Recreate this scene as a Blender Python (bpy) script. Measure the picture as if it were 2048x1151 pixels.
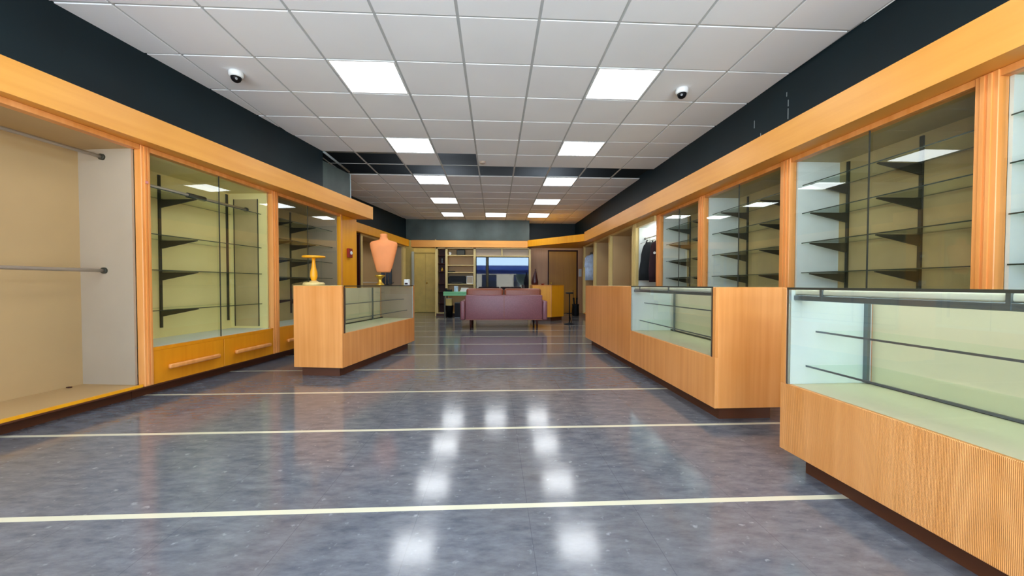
import bpy, bmesh, math, random
from mathutils import Vector, Matrix
random.seed(7)
S = bpy.context.scene
for o in list(bpy.data.objects): bpy.data.objects.remove(o)
COL = S.collection

# ------------------------------------------------------------ camera
YAW, PITCH, ROLL, FPX = 0.0516, -0.0219, 0.0015, 778.676
CAMZ = 0.95
cy_, sy_, cp_, sp_ = math.cos(YAW), math.sin(YAW), math.cos(PITCH), math.sin(PITCH)
fw = Vector((sy_*cp_, cy_*cp_, sp_)); rt = Vector((cy_, -sy_, 0)); up = rt.cross(fw)
rt, up = math.cos(ROLL)*rt+math.sin(ROLL)*up, -math.sin(ROLL)*rt+math.cos(ROLL)*up
cd = bpy.data.cameras.new('camera'); cam = bpy.data.objects.new('camera', cd); COL.objects.link(cam)
cd.sensor_width = 36; cd.sensor_fit = 'HORIZONTAL'; cd.lens = FPX*36/2048
cd.shift_x = -5.735/2048; cd.shift_y = 10.286/2048; cd.clip_start = 0.02; cd.clip_end = 200
m = Matrix((rt, up, -fw)).transposed().to_4x4(); m.translation = (0, 0, CAMZ)
cam.matrix_world = m; S.camera = cam

# ------------------------------------------------------------ world, daylight, exposure
PANEL, SKY, EXPO = 15.0, 24.0, -0.24
w = bpy.data.worlds.new('sky'); S.world = w; w.use_nodes = True
bg = w.node_tree.nodes['Background']; bg.inputs[1].default_value = SKY
wn = w.node_tree; wc = wn.nodes.new('ShaderNodeTexCoord'); wsx = wn.nodes.new('ShaderNodeSeparateXYZ'); wr = wn.nodes.new('ShaderNodeValToRGB')
wmr = wn.nodes.new('ShaderNodeMapRange'); wmr.inputs['From Min'].default_value = -1
wn.links.new(wc.outputs['Generated'], wsx.inputs[0]); wn.links.new(wsx.outputs['Z'], wmr.inputs['Value']); wn.links.new(wmr.outputs[0], wr.inputs['Fac'])
wr.color_ramp.elements[0].position = .46; wr.color_ramp.elements[0].color = (.78, .86, .98, 1)   # ground glow, set brighter than real paving to light the ceiling
wr.color_ramp.elements[1].position = .52; wr.color_ramp.elements[1].color = (.52, .72, 1.0, 1)   # sky
wn.links.new(wr.outputs['Color'], bg.inputs[0])
S.view_settings.view_transform = 'Standard'; S.view_settings.look = 'None'
S.view_settings.exposure = EXPO; S.view_settings.gamma = 1; S.view_settings.use_curve_mapping = False
try:
    S.cycles.transparent_max_bounces = 40; S.cycles.max_bounces = 16; S.cycles.diffuse_bounces = 12
    S.cycles.glossy_bounces = 5; S.cycles.use_denoising = True; S.cycles.sample_clamp_indirect = 8
    S.cycles.caustics_reflective = False; S.cycles.caustics_refractive = False
except Exception: pass
# sky portals in the shop window behind the camera (they emit nothing, they steer the sky's rays)
for px in (-2.55, 1.55):
    ld = bpy.data.lights.new('window_daylight', 'AREA'); ld.shape = 'RECTANGLE'; ld.size = 4.1; ld.size_y = 2.8
    ld.cycles.is_portal = True
    lo = bpy.data.objects.new('window_daylight', ld); COL.objects.link(lo)
    lo.location = (px, -2.72, 1.48); lo.rotation_euler = (math.radians(90), 0, 0)

# ------------------------------------------------------------ materials
def new_mat(name):
    mt = bpy.data.materials.new(name); mt.use_nodes = True
    nt = mt.node_tree; b = nt.nodes['Principled BSDF']; return mt, nt, b
def N(nt, typ, **kw):
    n = nt.nodes.new(typ)
    for k, v in kw.items():
        if k.startswith('i_'): n.inputs[k[2:].replace('_', ' ')].default_value = v
        else: setattr(n, k, v)
    return n
def lin(c):
    return tuple(((x/255)/12.92 if x/255 <= .04045 else ((x/255+.055)/1.055)**2.4) for x in c)
def rgba(c): return (*lin(c), 1)
def plain(name, c, rough=.5, spec=.5, metal=0, var=.06, scale=6, bump=0, coat=0):
    mt, nt, b = new_mat(name)
    tc = N(nt, 'ShaderNodeTexCoord'); nz = N(nt, 'ShaderNodeTexNoise'); nz.inputs['Scale'].default_value = scale; nz.inputs['Detail'].default_value = 5
    nt.links.new(tc.outputs['Object'], nz.inputs['Vector'])
    r = N(nt, 'ShaderNodeValToRGB'); l = lin(c)
    r.color_ramp.elements[0].position = .3; r.color_ramp.elements[1].position = .7
    r.color_ramp.elements[0].color = (*[x*(1-var) for x in l], 1); r.color_ramp.elements[1].color = (*[min(1, x*(1+var)) for x in l], 1)
    nt.links.new(nz.outputs['Fac'], r.inputs['Fac']); nt.links.new(r.outputs['Color'], b.inputs['Base Color'])
    b.inputs['Roughness'].default_value = rough; b.inputs['Metallic'].default_value = metal
    b.inputs['Specular IOR Level'].default_value = spec; b.inputs['Coat Weight'].default_value = coat
    if bump:
        bp = N(nt, 'ShaderNodeBump'); bp.inputs['Strength'].default_value = bump; bp.inputs['Distance'].default_value = .01
        nt.links.new(nz.outputs['Fac'], bp.inputs['Height']); nt.links.new(bp.outputs['Normal'], b.inputs['Normal'])
    return mt
def wood(name, c1, c2, rough=.33, reed=0, grain=(22, 22, 0.9)):
    mt, nt, b = new_mat(name)
    tc = N(nt, 'ShaderNodeTexCoord'); oi = N(nt, 'ShaderNodeObjectInfo')
    ad = N(nt, 'ShaderNodeVectorMath', operation='ADD'); mul = N(nt, 'ShaderNodeVectorMath', operation='SCALE'); mul.inputs['Scale'].default_value = 7
    nt.links.new(oi.outputs['Random'], mul.inputs[0]); nt.links.new(tc.outputs['Object'], ad.inputs[0]); nt.links.new(mul.outputs[0], ad.inputs[1])
    mp = N(nt, 'ShaderNodeMapping'); mp.inputs['Scale'].default_value = grain; nt.links.new(ad.outputs[0], mp.inputs['Vector'])
    nz = N(nt, 'ShaderNodeTexNoise'); nz.inputs['Scale'].default_value = 1; nz.inputs['Detail'].default_value = 6; nt.links.new(mp.outputs[0], nz.inputs['Vector'])
    n2 = N(nt, 'ShaderNodeTexNoise'); n2.inputs['Scale'].default_value = 1.6; n2.inputs['Detail'].default_value = 2; nt.links.new(ad.outputs[0], n2.inputs['Vector'])
    mx = N(nt, 'ShaderNodeMath', operation='MULTIPLY_ADD'); mx.inputs[1].default_value = .45
    nt.links.new(n2.outputs['Fac'], mx.inputs[0])
    m2 = N(nt, 'ShaderNodeMath', operation='MULTIPLY'); m2.inputs[1].default_value = .55; nt.links.new(nz.outputs['Fac'], m2.inputs[0])
    nt.links.new(m2.outputs[0], mx.inputs[2])
    r = N(nt, 'ShaderNodeValToRGB'); r.color_ramp.elements[0].position = .34; r.color_ramp.elements[1].position = .66
    r.color_ramp.elements[0].color = rgba(c1); r.color_ramp.elements[1].color = rgba(c2)
    nt.links.new(mx.outputs[0], r.inputs['Fac']); nt.links.new(r.outputs['Color'], b.inputs['Base Color'])
    b.inputs['Roughness'].default_value = rough; b.inputs['Specular IOR Level'].default_value = .45
    bp = N(nt, 'ShaderNodeBump'); bp.inputs['Strength'].default_value = .15; bp.inputs['Distance'].default_value = .004
    nt.links.new(nz.outputs['Fac'], bp.inputs['Height'])
    if reed:   # closely reeded veneer
        wv = N(nt, 'ShaderNodeTexWave', wave_type='BANDS', bands_direction='X'); wv.inputs['Scale'].default_value = reed
        wv.inputs['Distortion'].default_value = .6; nt.links.new(tc.outputs['Object'], wv.inputs['Vector'])
        b2 = N(nt, 'ShaderNodeBump'); b2.inputs['Strength'].default_value = .5; b2.inputs['Distance'].default_value = .003
        nt.links.new(wv.outputs['Fac'], b2.inputs['Height']); nt.links.new(bp.outputs['Normal'], b2.inputs['Normal'])
        nt.links.new(b2.outputs['Normal'], b.inputs['Normal'])
    else: nt.links.new(bp.outputs['Normal'], b.inputs['Normal'])
    return mt
def glass(name, tint=(0.975, 0.985, 0.965), ior=1.55):
    mt, nt, b = new_mat(name); nt.nodes.remove(b); out = nt.nodes['Material Output']
    t = N(nt, 'ShaderNodeBsdfTransparent'); t.inputs[0].default_value = (*tint, 1)
    g = N(nt, 'ShaderNodeBsdfGlossy'); g.inputs['Roughness'].default_value = .005; g.inputs[0].default_value = (.95, 1, .97, 1)
    f = N(nt, 'ShaderNodeFresnel'); f.inputs[0].default_value = ior; ge = N(nt, 'ShaderNodeNewGeometry')
    s = N(nt, 'ShaderNodeMath', operation='SUBTRACT'); s.inputs[0].default_value = 1; nt.links.new(ge.outputs['Backfacing'], s.inputs[1])
    m = N(nt, 'ShaderNodeMath', operation='MULTIPLY'); nt.links.new(f.outputs[0], m.inputs[0]); nt.links.new(s.outputs[0], m.inputs[1])
    mx = N(nt, 'ShaderNodeMixShader'); nt.links.new(m.outputs[0], mx.inputs[0]); nt.links.new(t.outputs[0], mx.inputs[1]); nt.links.new(g.outputs[0], mx.inputs[2])
    nt.links.new(mx.outputs[0], out.inputs['Surface']); return mt
def emis(name, c, s):
    mt, nt, b = new_mat(name); b.inputs['Base Color'].default_value = (.8, .8, .8, 1)
    b.inputs['Emission Color'].default_value = (*c, 1); b.inputs['Emission Strength'].default_value = s; return mt

M = {}
M['wood'] = wood('orange_varnished_wood', (216, 137, 62), (238, 164, 94))
M['wood_reed'] = wood('reeded_orange_wood', (216, 137, 62), (238, 164, 94), reed=70)
M['fascia'] = wood('fascia_wood', (220, 148, 58), (232, 162, 70), rough=.4, grain=(1, 1, 20))
M['wood_deep'] = wood('deep_yellow_orange_wood', (214, 132, 16), (228, 148, 26), rough=.35)
M['wood_yellow'] = wood('amber_wood', (232, 152, 14), (244, 172, 26), rough=.4)
M['wood_pale'] = wood('pale_wood', (206, 180, 112), (222, 198, 132), rough=.4)
M['wood_tan'] = wood('tan_wood_panel', (200, 152, 110), (214, 166, 122), rough=.45)
M['wood_brown'] = wood('brown_door_wood', (176, 118, 26), (192, 134, 34), rough=.4)
M['toe'] = plain('dark_brown_toe_kick', (88, 46, 22), rough=.5)
M['dark_wood'] = plain('dark_wood', (64, 28, 22), rough=.5, spec=.2)
M['cream_bright'] = plain('bright_cream_board', (232, 216, 150), rough=.5, var=.04, scale=2)
M['cream'] = plain('cream_painted_board', (220, 208, 176), rough=.55, var=.04, scale=2)
M['cream_warm'] = plain('warm_cream_board', (182, 151, 104), rough=.55, var=.07, scale=1.4)
M['greige'] = plain('greige_side_board', (168, 151, 128), rough=.5, var=.04, scale=2)
M['olive'] = plain('khaki_back_board', (176, 156, 108), rough=.5, var=.14, scale=2.2)
M['white_board'] = plain('white_painted_board', (214, 220, 214), rough=.4, var=.03)
M['soffit'] = plain('dark_teal_paint', (14, 30, 35), rough=.5, spec=.25, var=.25, scale=1.3)
M['soffit_pale'] = plain('pale_green_grey_paint', (56, 70, 66), rough=.5, spec=.5, var=.35, scale=2.5)  # paler soffit tone; on the far left it paints glare into the colour
M['plaster'] = plain('cream_wall_paint', (232, 208, 128), rough=.6)
M['plenum'] = plain('plenum_dark', (38, 44, 50), rough=.9)
M['rail'] = plain('pale_metal_rail', (196, 186, 172), rough=.35, metal=.35)
M['rim'] = plain('dark_green_glass_rim', (44, 56, 46), rough=.3)
M['pink'] = plain('pink_sticker_paper', (200, 124, 120), rough=.7)
M['chrome'] = plain('brushed_metal', (176, 172, 166), rough=.3, metal=1)
M['steel'] = plain('grey_steel', (120, 128, 134), rough=.4, metal=.8)
M['dark_metal'] = plain('dark_metal_strip', (62, 60, 48), rough=.5, metal=.3)
M['black'] = plain('black_plastic', (10, 10, 12), rough=.5, spec=.2)
M['white'] = plain('white_plastic', (228, 230, 228), rough=.4)
M['gridbar'] = plain('grid_bar_paint', (188, 190, 188), rough=.5)
M['glass'] = glass('clear_sheet_glass')
M['glass_edge'] = glass('shelf_glass', (0.93, 0.97, 0.94), 1.45)
M['led'] = emis('light_diffuser', (.93, .97, 1.0), PANEL)
M['tube'] = plain('opal_tube_cover', (238, 236, 214), rough=.35)
M['leather'] = plain('mauve_leather', (136, 84, 88), rough=.38, bump=.1, scale=40, var=.1)
M['leather_brown'] = plain('brown_leather', (140, 76, 50), rough=.38, bump=.1, scale=40, var=.1)
M['gold'] = plain('gold_finish', (214, 168, 60), rough=.3, metal=.7)
M['bust'] = plain('peach_linen', (232, 142, 82), rough=.7)
M['black_cloth'] = plain('black_cloth', (20, 24, 26), rough=.9)
M['maroon_cloth'] = plain('dark_maroon_cloth', (44, 16, 24), rough=.9)
M['blue_cloth'] = plain('blue_white_cloth', (190, 210, 236), rough=.9, var=.2, scale=14)
M['green'] = plain('mint_green_laminate', (110, 190, 128), rough=.35)
M['red'] = plain('dark_red_plastic', (140, 30, 24), rough=.4)
M['wine'] = plain('dark_wine_lacquer', (60, 20, 22), rough=.4)
M['blue'] = plain('blue_awning', (40, 90, 200), rough=.7)
M['leafy'] = plain('dark_leaves', (26, 44, 28), rough=.8, var=.4)
M['street'] = plain('asphalt', (120, 122, 128), rough=.9)
M['paper'] = plain('white_paper', (225, 225, 220), rough=.8)
M['yellow'] = plain('yellow_card', (216, 190, 110), rough=.7)
M['steel_bar'] = plain('pale_steel_bar', (170, 180, 182), rough=.4, metal=.3)

# acoustic tile
mt, nt, b = new_mat('acoustic_tile'); M['tile'] = mt
tc = N(nt, 'ShaderNodeTexCoord'); nz = N(nt, 'ShaderNodeTexNoise'); nz.inputs['Scale'].default_value = 1.1; nz.inputs['Detail'].default_value = 3
nt.links.new(tc.outputs['Object'], nz.inputs['Vector'])
r = N(nt, 'ShaderNodeValToRGB'); r.color_ramp.elements[0].position = .3; r.color_ramp.elements[1].position = .75
r.color_ramp.elements[0].color = (.82, .82, .82, 1); r.color_ramp.elements[1].color = (.88, .88, .88, 1)
nt.links.new(nz.outputs['Fac'], r.inputs['Fac']); nt.links.new(r.outputs['Color'], b.inputs['Base Color'])
b.inputs['Roughness'].default_value = .9; b.inputs['Specular IOR Level'].default_value = .2
n3 = N(nt, 'ShaderNodeTexNoise'); n3.inputs['Scale'].default_value = 220; nt.links.new(tc.outputs['Object'], n3.inputs['Vector'])
bp = N(nt, 'ShaderNodeBump'); bp.inputs['Strength'].default_value = .12; bp.inputs['Distance'].default_value = .002
nt.links.new(n3.outputs['Fac'], bp.inputs['Height']); nt.links.new(bp.outputs['Normal'], b.inputs['Normal'])

# floor: mottled blue grey tile with thin cream feature strips
mt, nt, b = new_mat('blue_grey_floor_tile'); M['floor'] = mt
tc = N(nt, 'ShaderNodeTexCoord'); sep = N(nt, 'ShaderNodeSeparateXYZ'); nt.links.new(tc.outputs['Object'], sep.inputs[0])
mp = N(nt, 'ShaderNodeMapping'); mp.inputs['Scale'].default_value = (3.5, 9, 1); mp.inputs['Rotation'].default_value = (0, 0, .5); nt.links.new(tc.outputs['Object'], mp.inputs[0])
n1 = N(nt, 'ShaderNodeTexNoise'); n1.inputs['Scale'].default_value = 2.2; n1.inputs['Detail'].default_value = 9; n1.inputs['Roughness'].default_value = .68; nt.links.new(mp.outputs[0], n1.inputs['Vector'])
r1 = N(nt, 'ShaderNodeValToRGB'); e = r1.color_ramp.elements; e[0].position = .3; e[0].color = rgba((80, 84, 92)); e[1].position = .72; e[1].color = rgba((122, 124, 129))
nt.links.new(n1.outputs['Fac'], r1.inputs['Fac'])
n2 = N(nt, 'ShaderNodeTexNoise'); n2.inputs['Scale'].default_value = .75; n2.inputs['Detail'].default_value = 3; nt.links.new(tc.outputs['Object'], n2.inputs['Vector'])
r2 = N(nt, 'ShaderNodeValToRGB'); r2.color_ramp.elements[0].position = .46; r2.color_ramp.elements[1].position = .68; r2.color_ramp.elements[1].color = (.5, .5, .5, 1)
nt.links.new(n2.outputs['Fac'], r2.inputs['Fac'])
mxb = N(nt, 'ShaderNodeMix', data_type='RGBA'); mxb.inputs[7].default_value = rgba((118, 110, 104)); nt.links.new(r2.outputs['Color'], mxb.inputs[0]); nt.links.new(r1.outputs['Color'], mxb.inputs[6])
n4 = N(nt, 'ShaderNodeTexNoise'); n4.inputs['Scale'].default_value = 26; n4.inputs['Detail'].default_value = 5; nt.links.new(tc.outputs['Object'], n4.inputs['Vector'])
r4 = N(nt, 'ShaderNodeValToRGB'); r4.color_ramp.elements[0].position = .64; r4.color_ramp.elements[1].position = .74; r4.color_ramp.elements[1].color = (.55, .55, .55, 1); nt.links.new(n4.outputs['Fac'], r4.inputs['Fac'])
mxs = N(nt, 'ShaderNodeMix', data_type='RGBA'); mxs.inputs[7].default_value = rgba((160, 162, 166)); nt.links.new(r4.outputs['Color'], mxs.inputs[0]); nt.links.new(mxb.outputs[2], mxs.inputs[6])
def band(outp, off, period, width):
    a = N(nt, 'ShaderNodeMath', operation='SUBTRACT'); a.inputs[1].default_value = off; nt.links.new(outp, a.inputs[0])
    p = N(nt, 'ShaderNodeMath', operation='PINGPONG'); p.inputs[1].default_value = period/2; nt.links.new(a.outputs[0], p.inputs[0])
    l = N(nt, 'ShaderNodeMath', operation='LESS_THAN'); l.inputs[1].default_value = width/2; nt.links.new(p.outputs[0], l.inputs[0]); return l
seam = band(sep.outputs['X'], .14, .3038*1.5, .0022)
mxj = N(nt, 'ShaderNodeMix', data_type='RGBA'); mxj.inputs[7].default_value = rgba((66, 66, 72)); nt.links.new(mxs.outputs[2], mxj.inputs[6])
jm = N(nt, 'ShaderNodeMath', operation='MULTIPLY'); jm.inputs[1].default_value = .5; nt.links.new(seam.outputs[0], jm.inputs[0]); nt.links.new(jm.outputs[0], mxj.inputs[0])
strip = band(sep.outputs['Y'], 1.652, .9115, .034)
mxf = N(nt, 'ShaderNodeMix', data_type='RGBA'); mxf.inputs[7].default_value = rgba((216, 210, 182)); nt.links.new(strip.outputs[0], mxf.inputs[0]); nt.links.new(mxj.outputs[2], mxf.inputs[6])
nt.links.new(mxf.outputs[2], b.inputs['Base Color'])
rr = N(nt, 'ShaderNodeMapRange'); rr.inputs['To Min'].default_value = .08; rr.inputs['To Max'].default_value = .18; nt.links.new(n1.outputs['Fac'], rr.inputs['Value']); nt.links.new(rr.outputs[0], b.inputs['Roughness'])
b.inputs['Specular IOR Level'].default_value = .55
bp = N(nt, 'ShaderNodeBump'); bp.inputs['Strength'].default_value = .018; bp.inputs['Distance'].default_value = .01
nt.links.new(n1.outputs['Fac'], bp.inputs['Height']); nt.links.new(bp.outputs['Normal'], b.inputs['Normal'])

# ------------------------------------------------------------ mesh helpers
class MB:
    def __init__(s): s.bm = bmesh.new()
    def box(s, x0, x1, y0, y1, z0, z1, bev=0, seg=1):
        b2 = bmesh.new() if bev else s.bm
        vs = [b2.verts.new(p) for p in ((x0,y0,z0),(x1,y0,z0),(x1,y1,z0),(x0,y1,z0),(x0,y0,z1),(x1,y0,z1),(x1,y1,z1),(x0,y1,z1))]
        for f in ((0,3,2,1),(4,5,6,7),(0,1,5,4),(1,2,6,5),(2,3,7,6),(3,0,4,7)): b2.faces.new([vs[i] for i in f])
        if bev:
            bmesh.ops.recalc_face_normals(b2, faces=b2.faces)
            bmesh.ops.bevel(b2, geom=list(b2.edges), offset=bev, segments=seg, affect='EDGES', profile=.5)
            mp = {}
            for v in b2.verts: mp[v] = s.bm.verts.new(v.co)
            for f in b2.faces:
                nf = s.bm.faces.new([mp[v] for v in f.verts]); nf.smooth = seg > 1
            b2.free()
        return s
    def prism(s, pts, z0, z1):
        n = len(pts); lo = [s.bm.verts.new((p[0], p[1], z0)) for p in pts]; hi = [s.bm.verts.new((p[0], p[1], z1)) for p in pts]
        s.bm.faces.new(lo); s.bm.faces.new(hi)
        for i in range(n): s.bm.faces.new((lo[i], lo[(i+1)%n], hi[(i+1)%n], hi[i]))
        return s
    def prism_x(s, prof, x0, x1):   # profile in (y,z), extruded along x
        n = len(prof); a = [s.bm.verts.new((x0, p[0], p[1])) for p in prof]; c = [s.bm.verts.new((x1, p[0], p[1])) for p in prof]
        s.bm.faces.new(a); s.bm.faces.new(c)
        for i in range(n): s.bm.faces.new((a[i], a[(i+1)%n], c[(i+1)%n], c[i]))
        return s
    def tube(s, p, q, r, seg=14, r2=None):
        p = Vector(p); q = Vector(q); d = q-p; r2 = r if r2 is None else r2
        rot = d.to_track_quat('Z', 'Y').to_matrix().to_4x4(); mm = Matrix.Translation((p+q)/2) @ rot
        g = bmesh.ops.create_cone(s.bm, cap_ends=True, segments=seg, radius1=r, radius2=r2, depth=d.length, matrix=mm)
        for v in g['verts']:
            for f in v.link_faces:
                if len(f.verts) == 4: f.smooth = True
        return s
    def lathe(s, prof, seg=28, c=(0, 0, 0)):
        rings = []
        for r, z in prof:
            rings.append([s.bm.verts.new((c[0]+r*math.cos(2*math.pi*k/seg), c[1]+r*math.sin(2*math.pi*k/seg), c[2]+z)) for k in range(seg)])
        for a, b_ in zip(rings, rings[1:]):
            for k in range(seg):
                f = s.bm.faces.new((a[k], a[(k+1)%seg], b_[(k+1)%seg], b_[k])); f.smooth = True
        s.bm.faces.new(rings[0]); s.bm.faces.new(rings[-1]); return s
    def loft(s, secs, seg=28, pw=2.0, wob=0):   # (cx, cy, z, rx, ry)
        rings = []
        for i, (cx, cy, z, rx, ry) in enumerate(secs):
            ring = []
            for k in range(seg):
                t = 2*math.pi*k/seg; c, si = math.cos(t), math.sin(t)
                c = math.copysign(abs(c)**(2/pw), c); si = math.copysign(abs(si)**(2/pw), si)
                k2 = 1+wob*math.sin(7*t)*(i/len(secs))
                ring.append(s.bm.verts.new((cx+rx*c, cy+ry*si*k2, z)))
            rings.append(ring)
        for a, b_ in zip(rings, rings[1:]):
            for k in range(seg):
                f = s.bm.faces.new((a[k], a[(k+1)%seg], b_[(k+1)%seg], b_[k])); f.smooth = True
        s.bm.faces.new(rings[0]); s.bm.faces.new(rings[-1]); return s
    def build(s, name, mat, parent=None):
        bmesh.ops.recalc_face_normals(s.bm, faces=s.bm.faces)
        me = bpy.data.meshes.new(name); s.bm.to_mesh(me); s.bm.free(); me.materials.append(mat)
        o = bpy.data.objects.new(name, me); COL.objects.link(o)
        if parent: o.parent = parent
        return o
def bx(*a, **k): return MB().box(*a, **k)
def tag(o, label, cat, group=None):
    o['label'] = label; o['category'] = cat
    if group: o['group'] = group
    return o
def thing(name, label, cat, loc=(0, 0, 0), rz=0, group=None):
    o = bpy.data.objects.new(name, None); COL.objects.link(o); o.location = loc; o.rotation_euler = (0, 0, rz); o.empty_display_size = .1
    return tag(o, label, cat, group)
def struct(name, mb, mat, parent=None):
    o = mb.build(name, mat, parent)
    if not parent: o['kind'] = 'structure'
    return o
def dup(root, loc, label, group=None, rz=None):
    r = root.copy(); COL.objects.link(r); r.location = loc; r['label'] = label
    if rz is not None: r.rotation_euler = (0, 0, rz)
    if group: r['group'] = group
    for ch in list(root.children):
        c = ch.copy(); COL.objects.link(c); c.parent = r
        for g in ch.children:
            d = g.copy(); COL.objects.link(d); d.parent = c
    return r
R = math.radians

# ------------------------------------------------------------ the shell
CZ = 2.9355
struct('floor', bx(-5.2, 4.2, -3.0, 14.0, -.12, 0), M['floor'])
struct('wall_left', bx(-5.0, -4.9, -2.9, 13.6, 0, 3.6), M['plaster'])
struct('wall_right', bx(3.7, 3.8, -2.9, 13.6, 0, 3.6), M['plaster'])
struct('ceiling', bx(-5.0, 3.8, -2.9, 13.8, 3.6, 3.7), M['plenum'])
# front wall (behind the camera) with the shop windows
fwb = MB()
fwb.box(-4.9, -4.6, -2.8, -2.7, 0, 3.6); fwb.box(3.5, 3.7, -2.8, -2.7, 0, 3.6)
fwb.box(-4.6, 3.5, -2.8, -2.7, 0, .08); fwb.box(-4.6, 3.5, -2.8, -2.7, 2.88, 3.6); fwb.box(-.55, -.45, -2.8, -2.7, .08, 2.88)
struct('wall_front', fwb, M['plaster'])
for k, (a, c) in enumerate(((-4.6, -.55), (-.45, 3.5))):
    f = MB(); f.box(a, a+.05, -2.79, -2.73, .08, 2.88); f.box(c-.05, c, -2.79, -2.73, .08, 2.88); f.box(a+.05, c-.05, -2.79, -2.73, .08, .14); f.box(a+.05, c-.05, -2.79, -2.73, 2.82, 2.88)
    wf = struct('window_%d' % (k+1), f, M['dark_metal'])
    bx(a+.05, c-.05, -2.765, -2.757, .14, 2.82).build('pane', M['glass'], wf)
# back of the shop
wbk = MB(); wbk.box(-4.9, -2.75, 13.4, 13.5, 0, 3.6); wbk.box(-1.95, -1.74, 13.4, 13.5, 0, 3.6); wbk.box(-2.75, -1.95, 13.44, 13.5, 0, 3.6)
wbk.box(-1.74, 3.7, 13.4, 13.5, 0, 3.6)
struct('wall_back', wbk, M['plaster'])
struct('wall_back_left', bx(-1.80, -1.775, 11.86, 13.4, 0, 2.3), M['plaster'])
struct('wall_back_right', MB().box(1.1, 1.76, 12.9, 12.96, 0, 2.3).box(2.77, 3.7, 12.9, 12.96, 0, 2.3).box(1.76, 2.77, 12.9, 12.96, 2.1, 2.3), M['wood_tan'])
# upper walls (soffits)
lf = lambda y: -3.12+.18*(y-2.935)
struct('wall_left_upper', MB().prism([(lf(-2.7), -2.7), (lf(6.0), 6.0), (lf(6.0)-.12, 6.0), (lf(-2.7)-.12, -2.7)], 2.305, 2.99), M['soffit'])
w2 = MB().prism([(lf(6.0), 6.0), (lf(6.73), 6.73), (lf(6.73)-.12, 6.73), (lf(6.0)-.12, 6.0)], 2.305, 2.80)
struct('wall_left_upper.001', w2, M['soffit_pale'])
struct('trim_1', MB().prism([(lf(6.73)-.02, 6.731), (lf(6.73)+.012, 6.731), (lf(6.73)+.012, 6.75), (lf(6.73)-.02, 6.75)], 2.305, 2.80), M['steel_bar'])
struct('wall_left_upper.002', MB().prism([(-3.56, 6.95), (-2.70, 12.06), (-2.82, 12.08), (-3.68, 6.95)], 2.31, 2.99), M['soffit'])
struct('wall_left_return', MB().prism([(-2.87, 7.03), (-3.5, 7.03), (-3.5, 7.1), (-2.87, 7.1)], 0, 2.08), M['wood_deep'])
struct('wall_right_upper', MB().prism([(2.88, -2.7), (2.62, 12.66), (2.74, 12.66), (3.0, -2.7)], 2.335, 2.99), M['soffit'])
sc = MB()
for (y, z, h) in ((3.58, 2.52, .10), (3.58, 2.64, .06), (3.60, 2.74, .04), (3.63, 2.43, .02), (3.95, 2.50, .03), (4.05, 2.62, .08)):
    xs = 2.88-.0169*(y+2.7)-.0012
    sc.box(xs-.001, xs, y, y+.008, z, z+h)
wru = bpy.data.objects['wall_right_upper']; sc.build('paint_scuff', M['steel_bar'], wru)
struct('wall_back_upper', MB().prism([(-2.70, 12.05), (1.07, 12.05), (1.07, 12.66), (1.0, 12.66), (1.0, 12.15), (-2.70, 12.15)], 2.31, 2.99), M['soffit_pale'])
struct('wall_back_upper.001', bx(1.07, 2.75, 12.66, 12.75, 2.31, 2.99), M['soffit'])
# timber fascias
ff = lambda y: -2.918+.172*(y-2.48)
cl = lambda y: -2.892+.1246*(y-3.424)
struct('trim_2', MB().prism([(ff(-2.6), -2.6), (ff(7.0), 7.0), (ff(7.0)-.42, 7.0), (lf(6.7)-.0, 6.9), (cl(-2.6)-.35, -2.6)], 2.09, 2.305), M['fascia'])
struct('trim_3', MB().prism([(2.56, -2.6), (2.50, 1.9), (2.36, 10.2), (2.85, 10.2), (2.98, -2.6)], 2.09, 2.335), M['fascia'])
struct('trim_4', MB().prism([(2.355, 10.21), (1.0, 11.80), (1.0, 12.2), (3.3, 12.2), (3.3, 10.21)], 2.10, 2.29), M['wood_yellow'])
struct('trim_5', bx(-2.5, .995, 11.80, 12.14, 2.07, 2.275), M['fascia'])
f2 = lambda y: -2.947+.118*(y-8.469)
struct('trim_6', MB().prism([(f2(7.12), 7.12), (f2(11.79), 11.79), (f2(11.79)-.5, 11.79), (f2(7.12)-.5, 7.12)], 2.09, 2.28), M['wood_yellow'])
# suspended ceiling: tiles, lay-in grid
T = .61; X0, Y0 = -.2759, 2.9508
lights = [(i, j) for j in (-5, -2, 1, 4, 7, 10, 13) for i in (-2, 2)] + [(0, 13)]
missing = set((i, 6) for i in range(-8, 7)) | {(-5, 5), (-4, 5), (-3, 5), (-1, 5), (-6, 5)}
tb = MB(); g = .012
for i in range(-7, 6):
    for j in range(-9, 17):
        if (i, j) in missing or (i, j) in lights: continue
        x, y = X0+i*T, Y0+j*T
        if y+T > 13.3: continue
        dz = random.uniform(-.0015, .0015)
        tb.box(x+g, x+T-g, y+g, y+T-g, CZ+dz, CZ+.018+dz)
struct('ceiling.001', tb, M['tile'])
gb = MB()
for i in range(-7, 7): gb.box(X0+i*T-.013, X0+i*T+.013, -2.6, 13.2, CZ+.0065, CZ+.012)
for j in range(-9, 18):
    y = Y0+j*T
    if y > 13.2: continue
    gb.box(X0-7*T, X0+6*T, y-.013, y+.013, CZ+.0070, CZ+.0125)
struct('trim_7', gb, M['gridbar'])
hb = MB(); hb.tube((-2.56, 6.02, CZ+.0), (-2.53, 6.95, CZ-.03), .018, 6); hb.box(-3.2, -1.5, 6.55, 6.60, CZ+.18, CZ+.22)
struct('trim_8', hb, M['steel_bar'])

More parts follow.
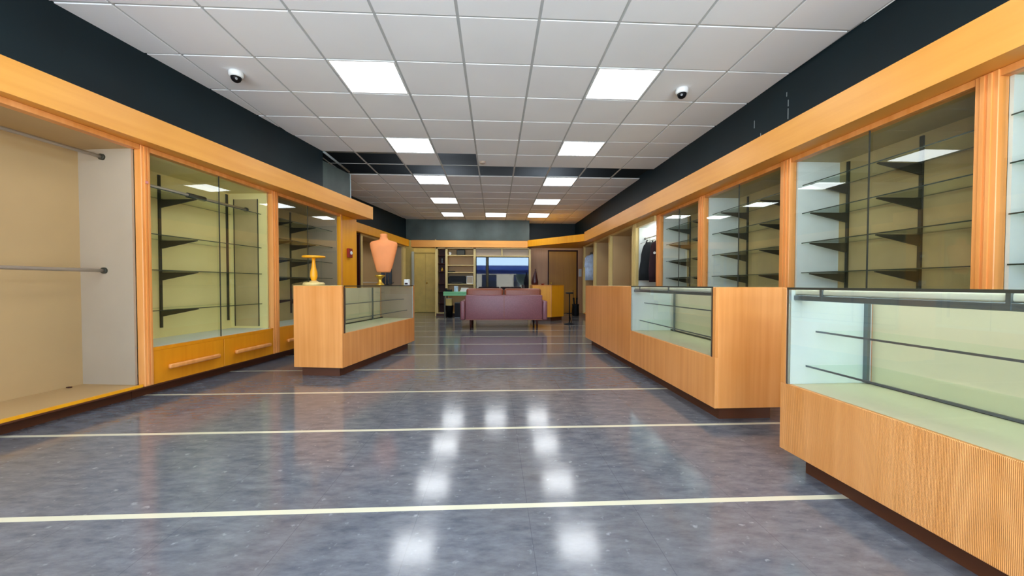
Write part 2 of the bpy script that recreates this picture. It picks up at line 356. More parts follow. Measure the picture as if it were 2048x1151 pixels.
# ------------------------------------------------------------ ceiling fittings
def ceiling_light(i, j, label):
    x, y = X0+(i+.5)*T, Y0+(j+.5)*T
    t = thing('ceiling_light', label, 'ceiling light', (x, y, CZ), 0, 'square recessed ceiling light panels')
    h = T/2-.008; fr = MB()
    for a in ((-h, h, -h, -h+.016), (-h, h, h-.016, h), (-h, -h+.016, -h+.016, h-.016), (h-.016, h, -h+.016, h-.016)): fr.box(*a, -.002, .03)
    fr.build('frame', M['white'], t); bx(-h+.016, h-.016, -h+.016, h-.016, .002, .012).build('diffuser', M['led'], t)
    return t
rown = {-5: 'far behind the camera', -2: 'just behind and above the camera', 1: 'nearest', 4: 'second nearest, before the strip of missing tiles', 7: 'right behind the strip of missing tiles', 10: 'second last row', 13: 'farthest, by the back wall'}
L0 = None
for (i, j) in lights:
    side = {-2: 'left', 2: 'right', 0: 'middle'}[i]
    lab = 'bright square ceiling light in the %s row, %s' % (side, rown[j])
    if i == 0: lab = 'bright square ceiling light, middle one of the three by the back wall'
    if L0 is None: L0 = ceiling_light(i, j, lab)
    else: dup(L0, (X0+(i+.5)*T, Y0+(j+.5)*T, CZ), lab)
def dome(x, y, label, ang):
    t = thing('security_camera', label, 'security camera', (x, y, CZ), ang, 'dome security cameras on the ceiling')
    MB().lathe([(.058, 0), (.062, -.012), (.060, -.038), (.054, -.05), (.03, -.052)]).build('base', M['white'], t)
    b = MB().lathe([(.001, -.098), (.018, -.095), (.034, -.084), (.043, -.066), (.045, -.05), (.043, -.045)]); b.build('dome_cover', M['black'], t)
    MB().tube((0, -.035, -.073), (0, -.05, -.082), .010).build('lens', M['chrome'], t)
dome(-2.42, 3.82, 'white dome security camera with black eye on the left ceiling tiles', .6)
dome(1.895, 3.90, 'white dome security camera with black eye on the right ceiling tiles', -.5)
t = thing('smoke_detector', 'small cream round detector on a ceiling tile beside the missing tiles', 'smoke detector', (-.20, 6.36, CZ))
MB().lathe([(.05, 0), (.05, -.02), (.04, -.032), (.02, -.034)]).build('housing', plain('aged_cream_plastic', (186, 166, 146)), t)

# ------------------------------------------------------------ shop wall units
def rods(parent, x0, x1, y, z, r=.014, mat='rail'):
    o = MB().tube((x0, y, z), (x1, y, z), r).build('hanging_rod', M[mat], parent)
    MB().tube((x0, y, z), (x0+.02, y, z), r*1.8).build('socket', M['dark_metal'], o); MB().tube((x1-.02, y, z), (x1, y, z), r*1.8).build('socket', M['dark_metal'], o)
def wall_unit(name, label, cat, O, ang, L, D=.52, post0=.075, z0=.10, deck=None, split=None, shelves=(), stds=(), drawers=(), back='cream', side0='greige', side1='greige', group=None, post1=0, top=2.05, frame='wood', glassz=None, grooves=True, post_bottom=None, toe=.11, sh_y0=.11, brk=None):
    """local x along the wall, y into it, z up; post0 stands at x in [-post0,0]"""
    t = thing(name, label, cat, (O[0], O[1], 0), ang, group)
    p = MB(); p.box(-post0, 0, -.012, .05, z0, 2.088, bev=.003)
    if grooves:
        p.box(-post0*.72, -post0*.55, -.02, -.008, z0+.01, 2.08); p.box(-post0*.4, -post0*.25, -.02, -.008, z0+.01, 2.08)
    p.build('post', M[frame], t)
    if post1: bx(L, L+post1, -.012, .05, z0, 2.088, bev=.003).build('post', M[frame], t)
    bx(0, L, -.005, .06, top, 2.088).build('header', M[frame], t)
    dk = z0+.02 if deck is None else deck
    bx(.0, L, D, D+.02, z0, top+.03).build('back_panel', M[back], t)
    bx(0, .018, .05, D, dk, top).build('side_panel', M[side0], t)
    bx(L-.018, L, .05, D, dk, top).build('side_panel', M[side1], t)
    bx(.018, L-.018, .06, D, top, top+.03).build('top_panel', M[back], t)
    bx(.018, L-.018, .012 if deck is None else 0.02, D, dk-.018, dk).build('deck', M['cream_warm' if deck is None else 'white_board'], t)
    if deck is None: bx(.0, L, 0, .012, z0, dk+.002).build('edge_trim', M['wood_yellow'], t)
    bx(-post0, L+post1, toe, toe+.03, 0, z0).build('toe_kick', M['toe'], t)
    bx(-post0, L+post1, 0.0, D, z0-.012, z0-.0005).build('base_board', M['toe'], t)
    if deck is not None:
        for k, (a, c) in enumerate(drawers):
            d = MB().box(a+.004, c-.004, -.004, .016, z0, deck-.03, bev=.002).build('drawer', M['wood_deep'], t)
            hl = (c-a)*.36; cx = (a+c)/2+.0
            h = MB(); h.box(cx-hl, cx+hl, -.062, -.032, z0+.112, z0+.152, bev=.010, seg=2); h.box(cx-hl+.04, cx-hl+.07, -.03, -.003, z0+.12, z0+.14); h.box(cx+hl-.07, cx+hl-.04, -.03, -.003, z0+.12, z0+.14)
            h.build('handle', M['wood'], d)
        bx(0, L, -.006, .03, deck-.03, deck-.002).build('sill', M['wood_deep'], t)
        if split is not None:
            bx(.003, split+.02, .010, .016, deck, top).build('glass_pane', M['glass'], t)
            bx(split-.0, L-.003, .022, .028, deck, top).build('glass_pane', M['glass'], t)
            e_ = MB(); e_.box(split+.0165, split+.0215, .008, .018, deck, top); e_.build('pane_edge', M['dark_metal'], t)
    for z in shelves:
        so = bx(.02, L-.03, sh_y0, D-.02, z, z+.008).build('shelf', M['glass_edge'], t); so.data.materials.append(M['rim'])
        for f in so.data.polygons:
            if abs(f.normal.y) > .5: f.material_index = 1
        for sx in (stds if brk is None else brk):
            MB().prism_x([(D-.015, z-.002), (sh_y0+.005, z-.002), (sh_y0+.005, z-.010), (D-.015, z-.085)], sx-.007, sx+.007).build('shelf_bracket', M['dark_metal'], t)
    for sx in stds:
        bx(sx-.012, sx+.012, D-.015, D-.001, (deck or z0)+.10, top-.02).build('wall_standard', M['dark_metal'], t)
    return t
thL = R(82.897); OL = Vector((-2.892, 3.424)); uL = Vector((math.cos(thL), math.sin(thL)))
def atL(u): p = OL+uL*u; return (p.x, p.y)
t = wall_unit('open_wardrobe_bay', 'open cream wall bay at left with two metal hanging rods and no glass', 'display bay', atL(-3.2), thL, 3.13, D=.52, back='cream_warm')
rods(t, .02, 3.115, .30, 1.985); rods(t, .02, 3.115, .30, 1.06)
for x in (2.45, 2.98): bx(x, x+.02, .47, .50, .121, .128).build('fixing_stub', M['dark_wood'], t)
t = wall_unit('glass_display_cabinet', 'left glass-fronted display cabinet with two long-handled drawers and a hanging rod', 'display cabinet', atL(.01), thL, 1.472, deck=.415, split=.70, shelves=(1.79, 1.385, 1.07, .71), stds=(.57, 1.40), drawers=((0, .735), (.735, 1.472)), back='cream_bright', side0='cream_bright', side1='cream_bright', brk=(.57,), group='glass display cabinets')
rods(t, .02, 1.45, .30, 1.85, .016); MB().tube((.66, .30, 1.85), (.86, .30, 1.85), .026).build('rod_joint', M['dark_metal'], t)
bx(1.449, 1.453, .16, .46, .44, 1.98, bev=.0015).build('access_panel', M['olive'], t)
for yy in (.155, .46): bx(1.444, 1.4535, yy, yy+.008, .44, 1.98).build('panel_edge', M['dark_metal'], t)
bx(-.05, -.03, -.026, -.018, 1.78, 1.80).build('sticker', M['pink'], t)
t = wall_unit('glass_display_cabinet', 'glass display cabinet on the left wall partly hidden behind the wooden counter', 'display cabinet', atL(1.592), thL, 1.488, post0=.108, deck=.415, split=.62, shelves=(1.80, 1.54, 1.29, 1.04, .74), stds=(.46, 1.0), drawers=((0, .74), (.74, 1.488)), back='olive', group='glass display cabinets')
t = thing('wooden_pier', 'amber wooden end pier of the left wall units carrying the red alarm', 'pier', (*atL(3.085), 0), thL)
bx(0, .543, -.01, .40, .1, 2.088, bev=.004).build('panel', M['wood_yellow'], t); bx(0, .543, .10, .40, 0, .1).build('toe_kick', M['toe'], t); bx(0, .04, -.02, -.008, .1, 2.08).build('edge_strip', M['wood'], t)
t = thing('fire_alarm', 'small dark red alarm box on the amber wooden pier', 'alarm', (*[a+b_ for a, b_ in zip(atL(3.33), (math.sin(thL)*.012, -math.cos(thL)*.012))], 1.40), thL)
bx(-.06, .06, -.045, 0, 0, .155, bev=.006).build('housing', M['red'], t); q = MB().lathe([(.03, 0), (.03, .01), (.02, .02)]).build('lens', M['white'], t)
q.rotation_euler = (R(90), 0, 0); q.location = (0, -.045, .08)

# second run on the left beyond the pier
A2 = Vector((-3.05, 8.47)); B2 = Vector((-2.62, 12.1)); d2 = (B2-A2).normalized(); th2 = math.atan2(d2.y, d2.x)
def at2(y): k = (y-A2.y)/d2.y; p = A2+d2*k; return (p.x, p.y)
t = wall_unit('open_display_bay', 'open display bay with dark wood frame beyond the amber pier', 'display bay', at2(7.45), th2, 1.38, post0=.08, back='cream_warm', frame='dark_wood', grooves=False, post1=.05)
t = wall_unit('open_display_bay', 'far left open display bay seen behind the peach jewellery bust', 'display bay', at2(8.98), th2, 2.62, post0=.08, back='cream_warm', frame='wood_pale', grooves=False, side1='greige', post1=.2)
rods(t, .02, 2.6, .3, 1.0)

# right wall: local x runs toward the camera, y to +X
thR = R(-90)
def unitR(name, label, cat, yfar, ynear, X=2.66, postw=.12, **k):
    return wall_unit(name, label, cat, (X, yfar), thR, yfar-ynear, post0=postw, **k)
SH = (1.835, 1.585, 1.32, 1.055, .78)
kw = dict(D=.44, deck=.50, back='olive', side0='white_board', side1='greige', group='glass display cabinets', sh_y0=.09)
unitR('glass_display_cabinet', 'nearest right glass display cabinet, cut off by the right edge of the photo', 'display cabinet', 1.938, .45, postw=.103, split=.75, shelves=SH, stds=(.10, .75), drawers=((0, .74), (.74, 1.49)), **{**kw, 'sh_y0': .035})
unitR('glass_display_cabinet', 'large right glass display cabinet above the near glass counter, reflecting two ceiling lights', 'display cabinet', 3.388, 2.045, postw=.12, split=.70, shelves=SH, stds=(.11, .70, 1.28), drawers=((0, .67), (.67, 1.343)), **kw)
unitR('glass_display_cabinet', 'right glass display cabinet above the bare end of the middle counter', 'display cabinet', 4.833, 3.515, postw=.14, split=.66, shelves=SH, stds=(.2, .9), drawers=((0, .66), (.66, 1.318)), **kw)
unitR('glass_display_cabinet', 'right glass display cabinet next to the hanging black garment', 'display cabinet', 6.16, 4.98, postw=.13, split=.60, shelves=SH, stds=(.12, .85), drawers=((0, .59), (.59, 1.18)), **kw)
t = unitR('open_display_bay', 'white-lined right wall bay where the dark garments hang', 'display bay', 7.12, 6.295, X=2.62, postw=.2, D=.44, back='white_board', side0='white_board', side1='greige', frame='wood_pale', top=2.0)
rods(t, .02, .80, .16, 1.80, .010)
tl = bx(.05, .78, .25, .33, 1.93, 1.985, bev=.01).build('tube_light', emis('tube_glow', (1, .97, .95), 9), t)
unitR('open_display_bay', 'open right wall bay just beyond the hanging garments', 'display bay', 8.72, 7.335, X=2.62, postw=.12, D=.44, back='cream_warm', side0='cream_warm', frame='wood_pale', group='open wall bays', grooves=False)
unitR('open_display_bay', 'open empty right wall bay next to the one with the blue shirts', 'display bay', 10.1, 8.845, X=2.62, postw=.12, D=.44, back='cream_warm', side0='cream_warm', frame='wood_pale', group='open wall bays', grooves=False)
t = unitR('open_display_bay', 'last right wall bay, holding the blue shirts', 'display bay', 11.35, 10.225, X=2.62, postw=.12, D=.44, back='cream_warm', side0='cream_warm', frame='wood_pale', group='open wall bays', grooves=False)
rods(t, .02, 1.1, .2, 1.88, .012)

# ------------------------------------------------------------ garments
def hanger(t, z):
    h = MB(); h.tube((-.17, 0, z-.07), (0, 0, z), .005, 8); h.tube((.17, 0, z-.07), (0, 0, z), .005, 8); h.tube((0, 0, z), (0, 0, z+.05), .003, 8); h.build('hanger', M['chrome'], t)
t = thing('black_dress', 'long black sleeveless garment hanging in the white bay', 'garment', (2.80, 6.93, 0), R(0), 'hanging garments')
MB().loft([(0, 0, 1.03, .20, .05), (0, 0, 1.2, .195, .055), (0, 0, 1.38, .165, .055), (0, 0, 1.50, .155, .055), (0, 0, 1.60, .13, .05), (0, 0, 1.66, .11, .035), (0, 0, 1.72, .055, .02)], 32, 2, .18).build('bodice', M['black_cloth'], t)
MB().tube((-.08, 0, 1.66), (-.045, 0, 1.76), .012, 8).tube((.08, 0, 1.66), (.045, 0, 1.76), .012, 8).build('strap', M['black_cloth'], t); hanger(t, 1.76)
t = thing('maroon_dress', 'dark maroon garment with a small pale badge hanging in the white bay', 'garment', (2.83, 6.62, 0), R(0), 'hanging garments')
MB().loft([(0, 0, 1.00, .16, .05), (0, 0, 1.2, .17, .055), (0, 0, 1.45, .15, .055), (0, 0, 1.60, .14, .05), (0, 0, 1.66, .12, .035), (0, 0, 1.72, .05, .02)], 32, 2, .18).build('bodice', M['maroon_cloth'], t)
q = MB().lathe([(.022, 0), (.022, .006)], 16).build('badge', M['paper'], t); q.rotation_euler = (R(90), 0, 0); q.location = (-.09, -.05, 1.50); hanger(t, 1.76)
for k, (y, dx, lab) in enumerate(((11.15, 0, 'pale blue shirt hanging deepest in the last right bay'), (11.0, .01, 'pale blue shirt hanging at the front of the last right bay'))):
    t = thing('blue_shirt', lab, 'shirt', (2.795+dx, y, 0), R(3+5*k), 'blue shirts in the last bay')
    MB().loft([(0, 0, 1.08, .19, .045), (0, 0, 1.3, .185, .05), (0, 0, 1.55, .19, .05), (0, 0, 1.70, .20, .045), (0, 0, 1.78, .14, .035), (0, 0, 1.82, .05, .025)], 32, 2.4, .15).build('torso', M['blue_cloth'], t)
    for s in (-1, 1): MB().tube((s*.15, 0, 1.73), (s*.18, 0, 1.45), .045, 10, .035).build('sleeve', M['blue_cloth'], t)
    hanger(t, 1.84)

# ------------------------------------------------------------ display counters
HC = .935
def counter(name, label, O, ang, L, D, ga, gb_, deckz, inner_end='white_board', wood_seg=None, front='wood', bar=True, shelves=(), stds=(), end_t=.03, tk=.08, topmat='wood', group=None, shy=.14):
    t = thing(name, label, 'display counter', (O[0], O[1], 0), ang, group)
    # front lower board, end boards, closed segment
    bx(0, L, 0, .02, .10, deckz, bev=.002).build('front_panel', M[front], t)
    if wood_seg:
        a, c = wood_seg; bx(a, c, -.002, .02, .10, HC, bev=.002).build('front_panel', M['wood'], t)
        bx(a, c, 0.02, D, HC-.02, HC).build('counter_top', M['wood_pale'], t)
    bx(0, end_t, .02, D, .10, HC, bev=.002).build('end_panel', M['wood'], t)
    bx(L-end_t, L, .02, D, .10, HC, bev=.002).build('end_panel', M['wood'], t)
    for x in (0, L-end_t):
        if not wood_seg or not (wood_seg[0] <= x <= wood_seg[1]): bx(x, x+end_t, 0, .02, deckz, HC, bev=.002).build('corner_post', M['wood'], t)
    bx(end_t, L-end_t, D-.02, D, .10, deckz+.02).build('back_panel', M['wood'], t)
    bx(end_t, L-end_t, .02, D-.02, deckz-.02, deckz-.001).build('deck', M['cream'], t)
    bx(.0, L, tk, tk+.02, 0, .10).build('toe_kick', M['toe'], t) if False else None
    k = MB(); k.box(tk, L-tk, tk, D-.04, 0, .10); k.build('toe_kick', M['toe'], t)
    # glazed part
    bx(ga, gb_, .004, .010, deckz, HC-.006).build('front_glass', M['glass'], t)
    bx(ga, gb_, .0, D, HC-.006, HC+.002).build('top_glass', M['glass_edge'], t)
    e_ = MB(); e_.box(ga, gb_, -.002, .004, HC-.008, HC+.003); e_.build('top_edge_trim', M['dark_metal'], t)
    bx(ga, ga+.012, .012, D-.03, deckz, HC-.01).build('inner_end_panel', M[inner_end], t)
    bx(gb_-.012, gb_, .012, D-.03, deckz, HC-.01).build('inner_end_panel', M[inner_end], t)
    for q0 in (ga, gb_-.012): bx(q0, q0+.012, -.001, .0115, deckz, HC-.0085).build('glass_channel', M['chrome'], t)
    # sliding doors at the back
    md = (ga+gb_)/2
    bx(ga+.03, md+.03, D-.045, D-.035, deckz+.01, HC-.03).build('sliding_door', M['cream'], t)
    bx(md-.03, gb_-.03, D-.03, D-.02, deckz+.01, HC-.03).build('sliding_door', M['cream'], t)
    bx(ga+.012, gb_-.012, D-.06, D-.05, deckz, deckz+.014).build('door_track', M['dark_metal'], t)
    if bar:
        q = MB(); q.box(ga+.012, gb_-.012, .03, .075, HC-.034, HC-.008, bev=.006, seg=2); lb = q.build('light_tube', M['tube'], t)
        q = MB(); q.box(ga+.012, gb_-.012, .024, .08, HC-.062, HC-.036, bev=.003)
        q.build('reflector', M['steel'], lb)
        q = MB(); x = ga+.17
        while x < gb_-.1: q.box(x, x+.012, .022, .078, HC-.06, HC-.006); x += .66
        q.build('tube_clip', M['steel'], lb)
    for z in shelves:
        bx(ga+.02, gb_-.02, shy+(.0 if z > .6 else -.05), D-.07, z, z+.007).build('glass_shelf', M['glass_edge'], t)
        e_ = MB(); y_ = shy+(.0 if z > .6 else -.05); e_.box(ga+.02, gb_-.02, y_-.002, y_, z-.001, z+.008); e_.build('shelf_edge', M['steel'], t)
    for sx in stds:
        bx(ga+sx, ga+sx+.022, D-.075, D-.06, deckz+.005, HC-.03).build('wall_standard', M['steel'], t)
    return t
counter('display_counter', 'near right glass counter with reeded orange wood front, cut off by the photo edge', (1.494, 1.954), R(-90+.57), 2.4, .48, .038, 2.36, .445, front='wood_reed', shelves=(.71, .535), stds=(.012, .85, 1.7), end_t=.034, group='glass display counters')
counter('display_counter', 'long middle right counter with closed wood half and glass half', (1.467, 6.217), R(-90+.68), 3.632, .50, 2.03, 3.59, .45, wood_seg=(0, 2.02), shelves=(.75, .56), stds=(.1, 1.4), end_t=.038, group='glass display counters')
tl = counter('display_counter', 'left freestanding wood and glass counter holding the jewellery bust', (-1.541, 4.013), R(80.25), 1.95, .53, .045, 1.905, .45, inner_end='greige', shelves=(.73, .565), stds=(.08, .78, 1.5), end_t=.03, bar=False, group='glass display counters', tk=.075)
# closed wooden cap at the near end of the left counter top
bx(.0, .03, .0, .53, HC, HC+.004).build('top_edging', M['wood_pale'], tl)

# things on the left counter
Z0 = HC+.003
t = thing('wooden_pedestal', 'turned yellow wood display pedestal with flat round top on the left counter', 'pedestal', (-1.90, 4.20, Z0+.002))
MB().lathe([(.105, 0), (.108, .012), (.095, .03), (.05, .034), (.024, .05)]).build('base', M['wood_pale'], t)
MB().lathe([(.022, .048), (.03, .07), (.036, .10), (.034, .14), (.022, .19), (.016, .25), (.018, .285)]).build('stem', M['wood_yellow'], t)
MB().lathe([(.03, .285), (.108, .288), (.112, .296), (.110, .306), (.1, .308)]).build('top_plate', M['wood_yellow'], t)
thB = R(-6)
t = thing('jewelry_bust', 'peach fabric jewellery bust on a black stand on the left counter', 'display bust', (-1.515, 5.42, Z0+.001), R(8))
MB().loft([(0, 0, .175, .088, .035), (0, 0, .20, .098, .045), (0, 0, .30, .125, .06), (0, 0, .42, .155, .07), (0, 0, .52, .178, .075), (0, 0, .565, .182, .07), (0, 0, .59, .165, .06), (0, 0, .605, .11, .05), (0, 0, .62, .058, .045), (0, 0, .66, .045, .042), (0, 0, .69, .05, .045), (0, 0, .70, .035, .03)], 36, 2.3).build('torso', M['bust'], t)
s = MB(); s.box(-.035, .015, -.02, .02, 0.012, .19); s.box(.025, .055, -.02, .02, .012, .19); s.box(-.09, .10, -.05, .05, 0, .012, bev=.003); s.build('stand', M['black'], t)
s = MB(); s.box(.062, .105, -.015, .015, .014, .26, bev=.003); s.build('support_board', M['black'], t)
t = thing('gold_pedestal', 'small gold spool-shaped ring stand in front of the peach bust', 'pedestal', (-1.495, 5.17, Z0+.001))
MB().lathe([(.052, 0), (.055, .012), (.04, .024), (.026, .04), (.022, .065), (.026, .09), (.045, .105), (.06, .118), (.066, .128), (.06, .132)]).build('body', M['gold'], t)
t = thing('card_box', 'small pinkish white box at the far end of the left counter', 'box', (-1.27, 5.72, Z0), R(-10))
bx(-.035, .035, -.03, .03, 0, .085, bev=.004).build('body', M['paper'], t); bx(-.022, .022, -.032, -.03, .01, .035).build('printed_panel', M['maroon_cloth'], t)

# ------------------------------------------------------------ back of the shop
YB = 11.86
t = thing('bookcase', 'built-in cream bookcase with narrow dark pigeonholes and television niche on the back wall', 'bookcase', (0, YB, 0))
D = .34
for a, c in ((-1.77, -1.715), (-1.49, -1.425), (-.645, -.575), (1.035, 1.10)): bx(a, c, 0, D, .10, 2.065).build('upright', M['wood_pale'], t)
bx(-1.77, 1.10, 0, D, 2.03, 2.065).build('top_board', M['wood_pale'], t); bx(-1.77, 1.10, .0, D, .075, .10).build('bottom_board', M['wood_pale'], t)
bx(-1.77, 1.10, .05, D, 0, .075).build('plinth', M['toe'], t)
bx(-1.715, -1.49, D-.02, D, .1, 2.03).build('back_panel', M['dark_wood'], t); bx(-1.425, -.645, D-.02, D, .1, 2.03).build('back_panel', M['cream_warm'], t); bx(-.575, 1.035, D-.02, D, .1, 2.03).build('back_panel', M['greige'], t)
for z in (1.82, 1.575, 1.33, .965, .72, .37): bx(-1.715, -1.49, .01, D-.02, z, z+.018).build('pigeonhole_shelf', M['dark_wood'], t)
for z in (1.815, 1.52, 1.30, .95): bx(-1.425, -.645, .0, D-.02, z, z+.025).build('shelf', M['wood_pale'], t)
bx(-.575, 1.035, 0, .25, 1.80, 1.83).build('shelf', M['wood_pale'], t); bx(.20, .235, 0, .25, 1.83, 2.03).build('upright', M['wood_pale'], t)
for a, c in ((-.57, .195), (.24, 1.03)): bx(a, c, .06, .075, 1.835, 2.025).build('cupboard_door', M['greige'], t)
yc = YB+.14
def small(name, label, cat, loc, boxes, group=None, rz=0):
    t = thing(name, label, cat, loc, rz, group)
    for pn, m_, b_ in boxes: bx(*b_, bev=.003).build(pn, M[m_], t)
    return t
small('black_speaker', 'black box speaker on the top shelf of the back bookcase', 'speaker', (-1.03, yc, 1.841), [('body', 'black', (-.125, .125, -.1, .1, 0, .165)), ('grille', 'dark_metal', (-.11, .11, -.106, -.1, .012, .15))])
t = thing('white_mug', 'small white mug on the top shelf of the bookcase', 'mug', (-1.36, yc-.05, 1.841))
MB().lathe([(.028, 0), (.032, .01), (.032, .10), (.028, .10), (.027, .015)]).build('cup', M['white'], t); MB().tube((.03, 0, .03), (.05, 0, .05), .005, 8).tube((.05, 0, .05), (.03, 0, .08), .005, 8).build('handle', M['white'], t)
small('printer', 'black printer on the lower open shelf of the back bookcase', 'printer', (-1.14, yc-.02, .976), [('body', 'black', (-.26, .26, -.12, .12, 0, .20)), ('lid', 'black', (-.24, .24, -.11, .12, .201, .235)), ('paper_tray', 'dark_metal', (-.16, .16, -.15, -.12, .03, .05))])
small('picture_frame', 'pale standing picture frame beside the black printer', 'picture frame', (-.76, yc-.08, .976), [('frame', 'white', (-.10, .10, -.01, .01, 0, .235)), ('picture', 'greige', (-.085, .085, -.013, -.0105, .02, .215))])
small('books_lying', 'dark book lying on the shelf above the printer', 'book', (-1.33, yc, 1.326), [('cover', 'black', (-.09, .12, -.1, .1, 0, .03))])
t = thing('small_ornament', 'small brass ornament in a dark pigeonhole of the bookcase', 'ornament', (-1.60, YB+.1, 1.349))
MB().lathe([(.02, 0), (.03, .02), (.035, .05), (.015, .09), (.02, .11), (.01, .12)]).build('body', M['gold'], t)
t = thing('small_ornament', 'small grey ornament in the second pigeonhole from the top', 'ornament', (-1.60, YB+.1, 1.594))
MB().lathe([(.02, 0), (.025, .02), (.012, .08), (.022, .13), (.01, .15)]).build('body', M['steel'], t)
# desk with mint top
t = thing('desk', 'small desk with a mint green top in front of the bookcase, left of the sofa', 'desk', (-1.06, 11.42, 0))
bx(-.40, .42, -.28, .28, .70, .745, bev=.006).build('desk_top', M['green'], t); bx(-.40, .42, -.27, -.25, .63, .70).build('apron', M['green'], t)
for x in (-.38, .36):
    for y in (-.26, .22): bx(x, x+.04, y, y+.04, 0, .70).build('leg', M['dark_metal'], t)
small('document_tray', 'white paper stack in a tray on the mint green desk', 'papers', (-.87, 11.35, .746), [('tray', 'white', (-.12, .12, -.12, .12, 0, .05)), ('papers', 'paper', (-.10, .10, -.10, .10, .05, .11))])
small('cash_box', 'pale blue box standing on the mint green desk', 'box', (-1.12, 11.38, .746), [('body', 'blue_cloth', (-.05, .05, -.08, .08, 0, .15)), ('lid', 'white', (-.052, .052, -.082, .082, .151, .165))])
small('desk_telephone', 'black telephone at the left end of the mint green desk', 'telephone', (-1.33, 11.36, .746), [('body', 'black', (-.09, .09, -.09, .09, 0, .06)), ('handset', 'black', (-.1, -.05, -.1, .1, .061, .095))])
small('yellow_carton', 'yellow carton stacked on the black bin under the desk', 'carton', (-1.32, 11.42, .341), [('body', 'yellow', (-.08, .08, -.1, .1, 0, .20)), ('flap', 'paper', (-.078, .078, -.098, .098, .2, .212))])
t = thing('waste_bin', 'black waste bin under the mint green desk', 'bin', (-1.32, 11.42, 0))
MB().lathe([(.09, 0), (.115, .32), (.12, .338), (.11, .338), (.085, .01)]).build('body', M['black'], t)
small('computer_tower', 'grey computer tower under the mint green desk', 'computer', (-1.06, 11.42, 0), [('case', 'steel', (-.09, .09, -.2, .2, 0, .43)), ('front_bezel', 'black', (-.088, .088, -.21, -.2, .01, .42))])
# television: black mirror-gloss screen that picks up the shop window behind the camera
mt, nt, b = new_mat('tv_glass'); b.inputs['Base Color'].default_value = (.012, .014, .02, 1); b.inputs['Roughness'].default_value = .02; b.inputs['Specular IOR Level'].default_value = .7
M['tvglass'] = mt
t = thing('television', 'large flat television in the bookcase niche above the sofa, glossy screen', 'television', (.236, 11.80, .815))
bx(-.795, .795, -.012, .04, 0, .965, bev=.004).build('casing', M['black'], t); bx(-.782, .782, -.0145, -.012, .022, .952).build('screen', M['tvglass'], t)
bx(-.10, .10, .04, .12, -.02, .5).build('mount', M['dark_metal'], t)
# sofa seen from behind
t = thing('sofa', 'mauve leather two-seat sofa seen from behind in front of the television', 'sofa', (.20, 8.46, 0))
bx(-.835, .835, -.06, .09, .19, .725, bev=.025, seg=3).build('backrest', M['leather'], t)
bx(-.006, .006, -.064, -.058, .21, .715).build('back_seam', M['leather_brown'], t)
bx(-.835, .835, -.066, -.058, .185, .20).build('bottom_welt', M['leather_brown'], t)
for s_, a, c in ((-1, -.945, -.84), (1, .84, .945)): bx(a, c, -.05, .80, .18, .60, bev=.03, seg=3).build('armrest', M['leather'], t)
bx(-.835, .835, .09, .80, .19, .33, bev=.02).build('seat_base', M['leather'], t)
for a, c in ((-.825, -.01), (.01, .825)):
    bx(a, c, .26, .80, .33, .46, bev=.04, seg=3).build('seat_cushion', M['leather_brown'], t); bx(a, c, .10, .27, .46, .865, bev=.05, seg=3).build('back_cushion', M['leather_brown'], t)
for x in (-.72, .72):
    for y in (-.02, .72): MB().tube((x, y, 0), (x, y, .185), .018, 12, .026).build('leg', M['dark_wood'], t)
# reception cabinet
t = thing('reception_cabinet', 'amber wooden reception cabinet right of the sofa below the slanting fascia', 'cabinet', (0, 0, 0))
pts = [(.98, 10.10), (1.47, 10.09), (1.86, 10.42), (1.86, 10.85), (.98, 10.85)]
MB().prism(pts, .10, .915).build('body', M['wood_yellow'], t)
cx_, cy2 = 1.42, 10.5
MB().prism([(cx_+(x-cx_)*1.02, cy2+(y-cy2)*1.02) for x, y in pts], .915, .94).build('counter_top', M['wood_deep'], t)
MB().prism([(cx_+(x-cx_)*.88, cy2+(y-cy2)*.82) for x, y in pts], 0, .10).build('toe_kick', M['toe'], t)
bx(1.462, 1.478, 10.082, 10.098, .10, .915).build('corner_strip', M['wood'], t)
t = thing('dark_vase', 'tall dark wine-coloured tapering vase on the amber reception cabinet', 'vase', (1.07, 10.35, .941))
MB().loft([(0, 0, 0, .085, .07), (0, 0, .08, .09, .075), (0, 0, .22, .06, .05), (.01, 0, .33, .03, .03), (.012, 0, .40, .014, .014), (.012, 0, .43, .02, .02)], 24).build('body', M['wine'], t)
t = thing('small_dish', 'small reddish dish on the amber reception cabinet', 'dish', (1.27, 10.3, .941))
MB().lathe([(.02, 0), (.03, .008), (.055, .03), (.058, .036), (.05, .034)]).build('body', M['red'], t)
t = thing('bar_stool', 'thin black stool on a single pole beside the reception cabinet', 'stool', (1.80, 9.30, 0))
MB().lathe([(.13, 0), (.13, .012), (.03, .03), (.02, .05)]).build('base', M['black'], t); MB().tube((0, 0, .03), (0, 0, .73), .014).build('pole', M['black'], t)
bx(-.085, .085, -.085, .085, .73, .765, bev=.012, seg=2).build('seat', M['black'], t); MB().tube((-.07, 0, .26), (.07, 0, .26), .01, 10).tube((0, 0, .23), (.06, .0, .0), .01, 10).build('footrest', M['black'], t)
t = thing('alcove_lamp', 'small flush lamp in the alcove by the cream double door', 'ceiling light', (-2.35, 12.75, 2.9))
MB().lathe([(.13, 0), (.14, -.02), (.12, -.03)]).build('rim', M['white'], t)
MB().lathe([(.118, -.0305), (.11, -.05), (.06, -.065), (.01, -.068)]).build('opal_cover', emis('alcove_glow', (1, .9, .7), 45), t)
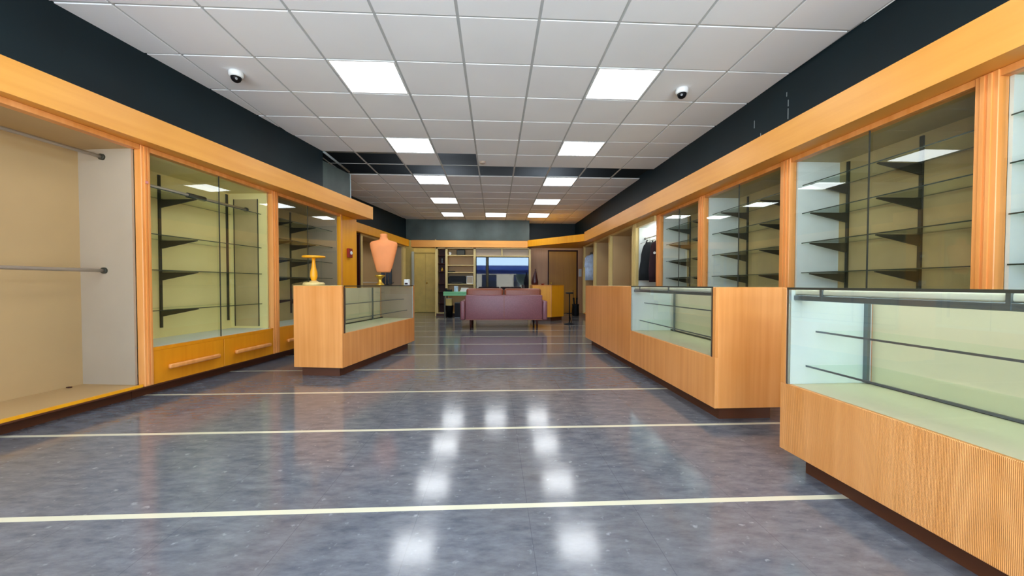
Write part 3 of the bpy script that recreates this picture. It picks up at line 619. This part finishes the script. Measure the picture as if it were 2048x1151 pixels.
# doors
def door(n, x0, x1, y, z1, mleaf, mframe, knob_x, panels=1):
    f = MB(); f.box(x0, x0+.04, y-.03, y+.05, 0, z1); f.box(x1-.04, x1, y-.03, y+.05, 0, z1); f.box(x0+.04, x1-.04, y-.03, y+.05, z1-.04, z1)
    d = struct('door_%d' % n, f, M[mframe]); w_ = (x1-x0-.08)/panels
    for k in range(panels): bx(x0+.042+k*w_, x0+.038+(k+1)*w_, y-.005, y+.03, .01, z1-.042, bev=.003).build('leaf', M[mleaf], d)
    kb = MB().lathe([(.012, 0), (.012, .03), (.028, .04), (.03, .055), (.018, .065)], 16).build('knob', M['gold'], d); kb.rotation_euler = (R(90), 0, 0); kb.location = (knob_x, y-.005, 1.0)
    return d
M['door_cream'] = plain('cream_door_paint', (240, 212, 120), rough=.45)
door(1, -2.75, -1.95, 13.38, 2.06, 'door_cream', 'plaster', -2.30, 2)
door(2, 1.76, 2.77, 12.92, 2.1, 'wood_brown', 'dark_wood', 1.87)
struct('trim_9', bx(-2.80, -2.72, 13.30, 13.37, 0, 2.06), M['white_board'])
struct('baseboard_right', bx(1.1, 1.76, 12.87, 12.9, 0, .09), M['toe'])
# switch plate on the dark jamb, coat stand by it
t = thing('light_switch', 'white double switch plate on the jamb of the brown door', 'light switch', (2.845, 12.885, 1.22))
bx(-.05, .05, -.01, .0, 0, .26, bev=.003).build('plate', M['white'], t); bx(-.012, .012, -.016, -.01, .10, .16).build('rocker', M['paper'], t)
t = thing('umbrella_stand', 'black narrow umbrella stand by the brown door', 'umbrella stand', (2.46, 11.75, 0))
MB().lathe([(.10, 0), (.11, .03), (.10, .30), (.11, .36), (.095, .36), (.09, .04)]).build('body', M['black'], t)
for k, (dx, dy) in enumerate(((.03, .02), (-.04, .01))):
    u = thing('umbrella', ['black umbrella leaning right in the stand', 'black umbrella leaning left in the stand'][k], 'umbrella', (2.46+dx*.5, 11.75, .05), 0, 'umbrellas in the stand')
    MB().tube((0, 0, 0), (dx, dy, .5), .012, 10, .03).build('canopy', M['black'], u); MB().tube((dx, dy, .5), (dx*1.4, dy*1.4, .74), .008, 8).build('handle', M['dark_wood'], u)


# ------------------------------------------------------------ outside the shop window behind the camera
t = thing('awning', 'blue awning outside the shop window behind the camera', 'awning', (-.5, -3.6, 1.95))
MB().prism_x([(.6, .28), (.62, .30), (0, 0), (0, -.26), (-.02, -.26), (-.02, .01)], -4.6, 4.6).build('canopy', M['blue'], t)
for k, x in enumerate((-2.6, 2.2)):
    t = thing('street_tree', ['street tree outside the left shop window behind the camera', 'street tree outside the right shop window behind the camera'][k], 'tree', (x, -6.0, 0))
    MB().tube((0, 0, 0), (0, 0, 1.1), .09).build('trunk', M['dark_wood'], t); MB().loft([(0, 0, .9, .2, .2), (.05, 0, 1.2, .55, .5), (0, 0, 1.6, .65, .6), (.05, 0, 2.0, .45, .4), (0, 0, 2.3, .1, .1)], 20).build('crown', M['leafy'], t)
t = thing('shopfront_building', 'building across the street behind the camera', 'building', (0, -22, 0))
bx(-22, 22, -4, 0, 0, 2.6).build('walls', M['greige'], t)
for k in range(11): bx(-20+k*3.7, -18.3+k*3.7, .01, .06, .5, 2.1).build('window', M['tvglass'], t)
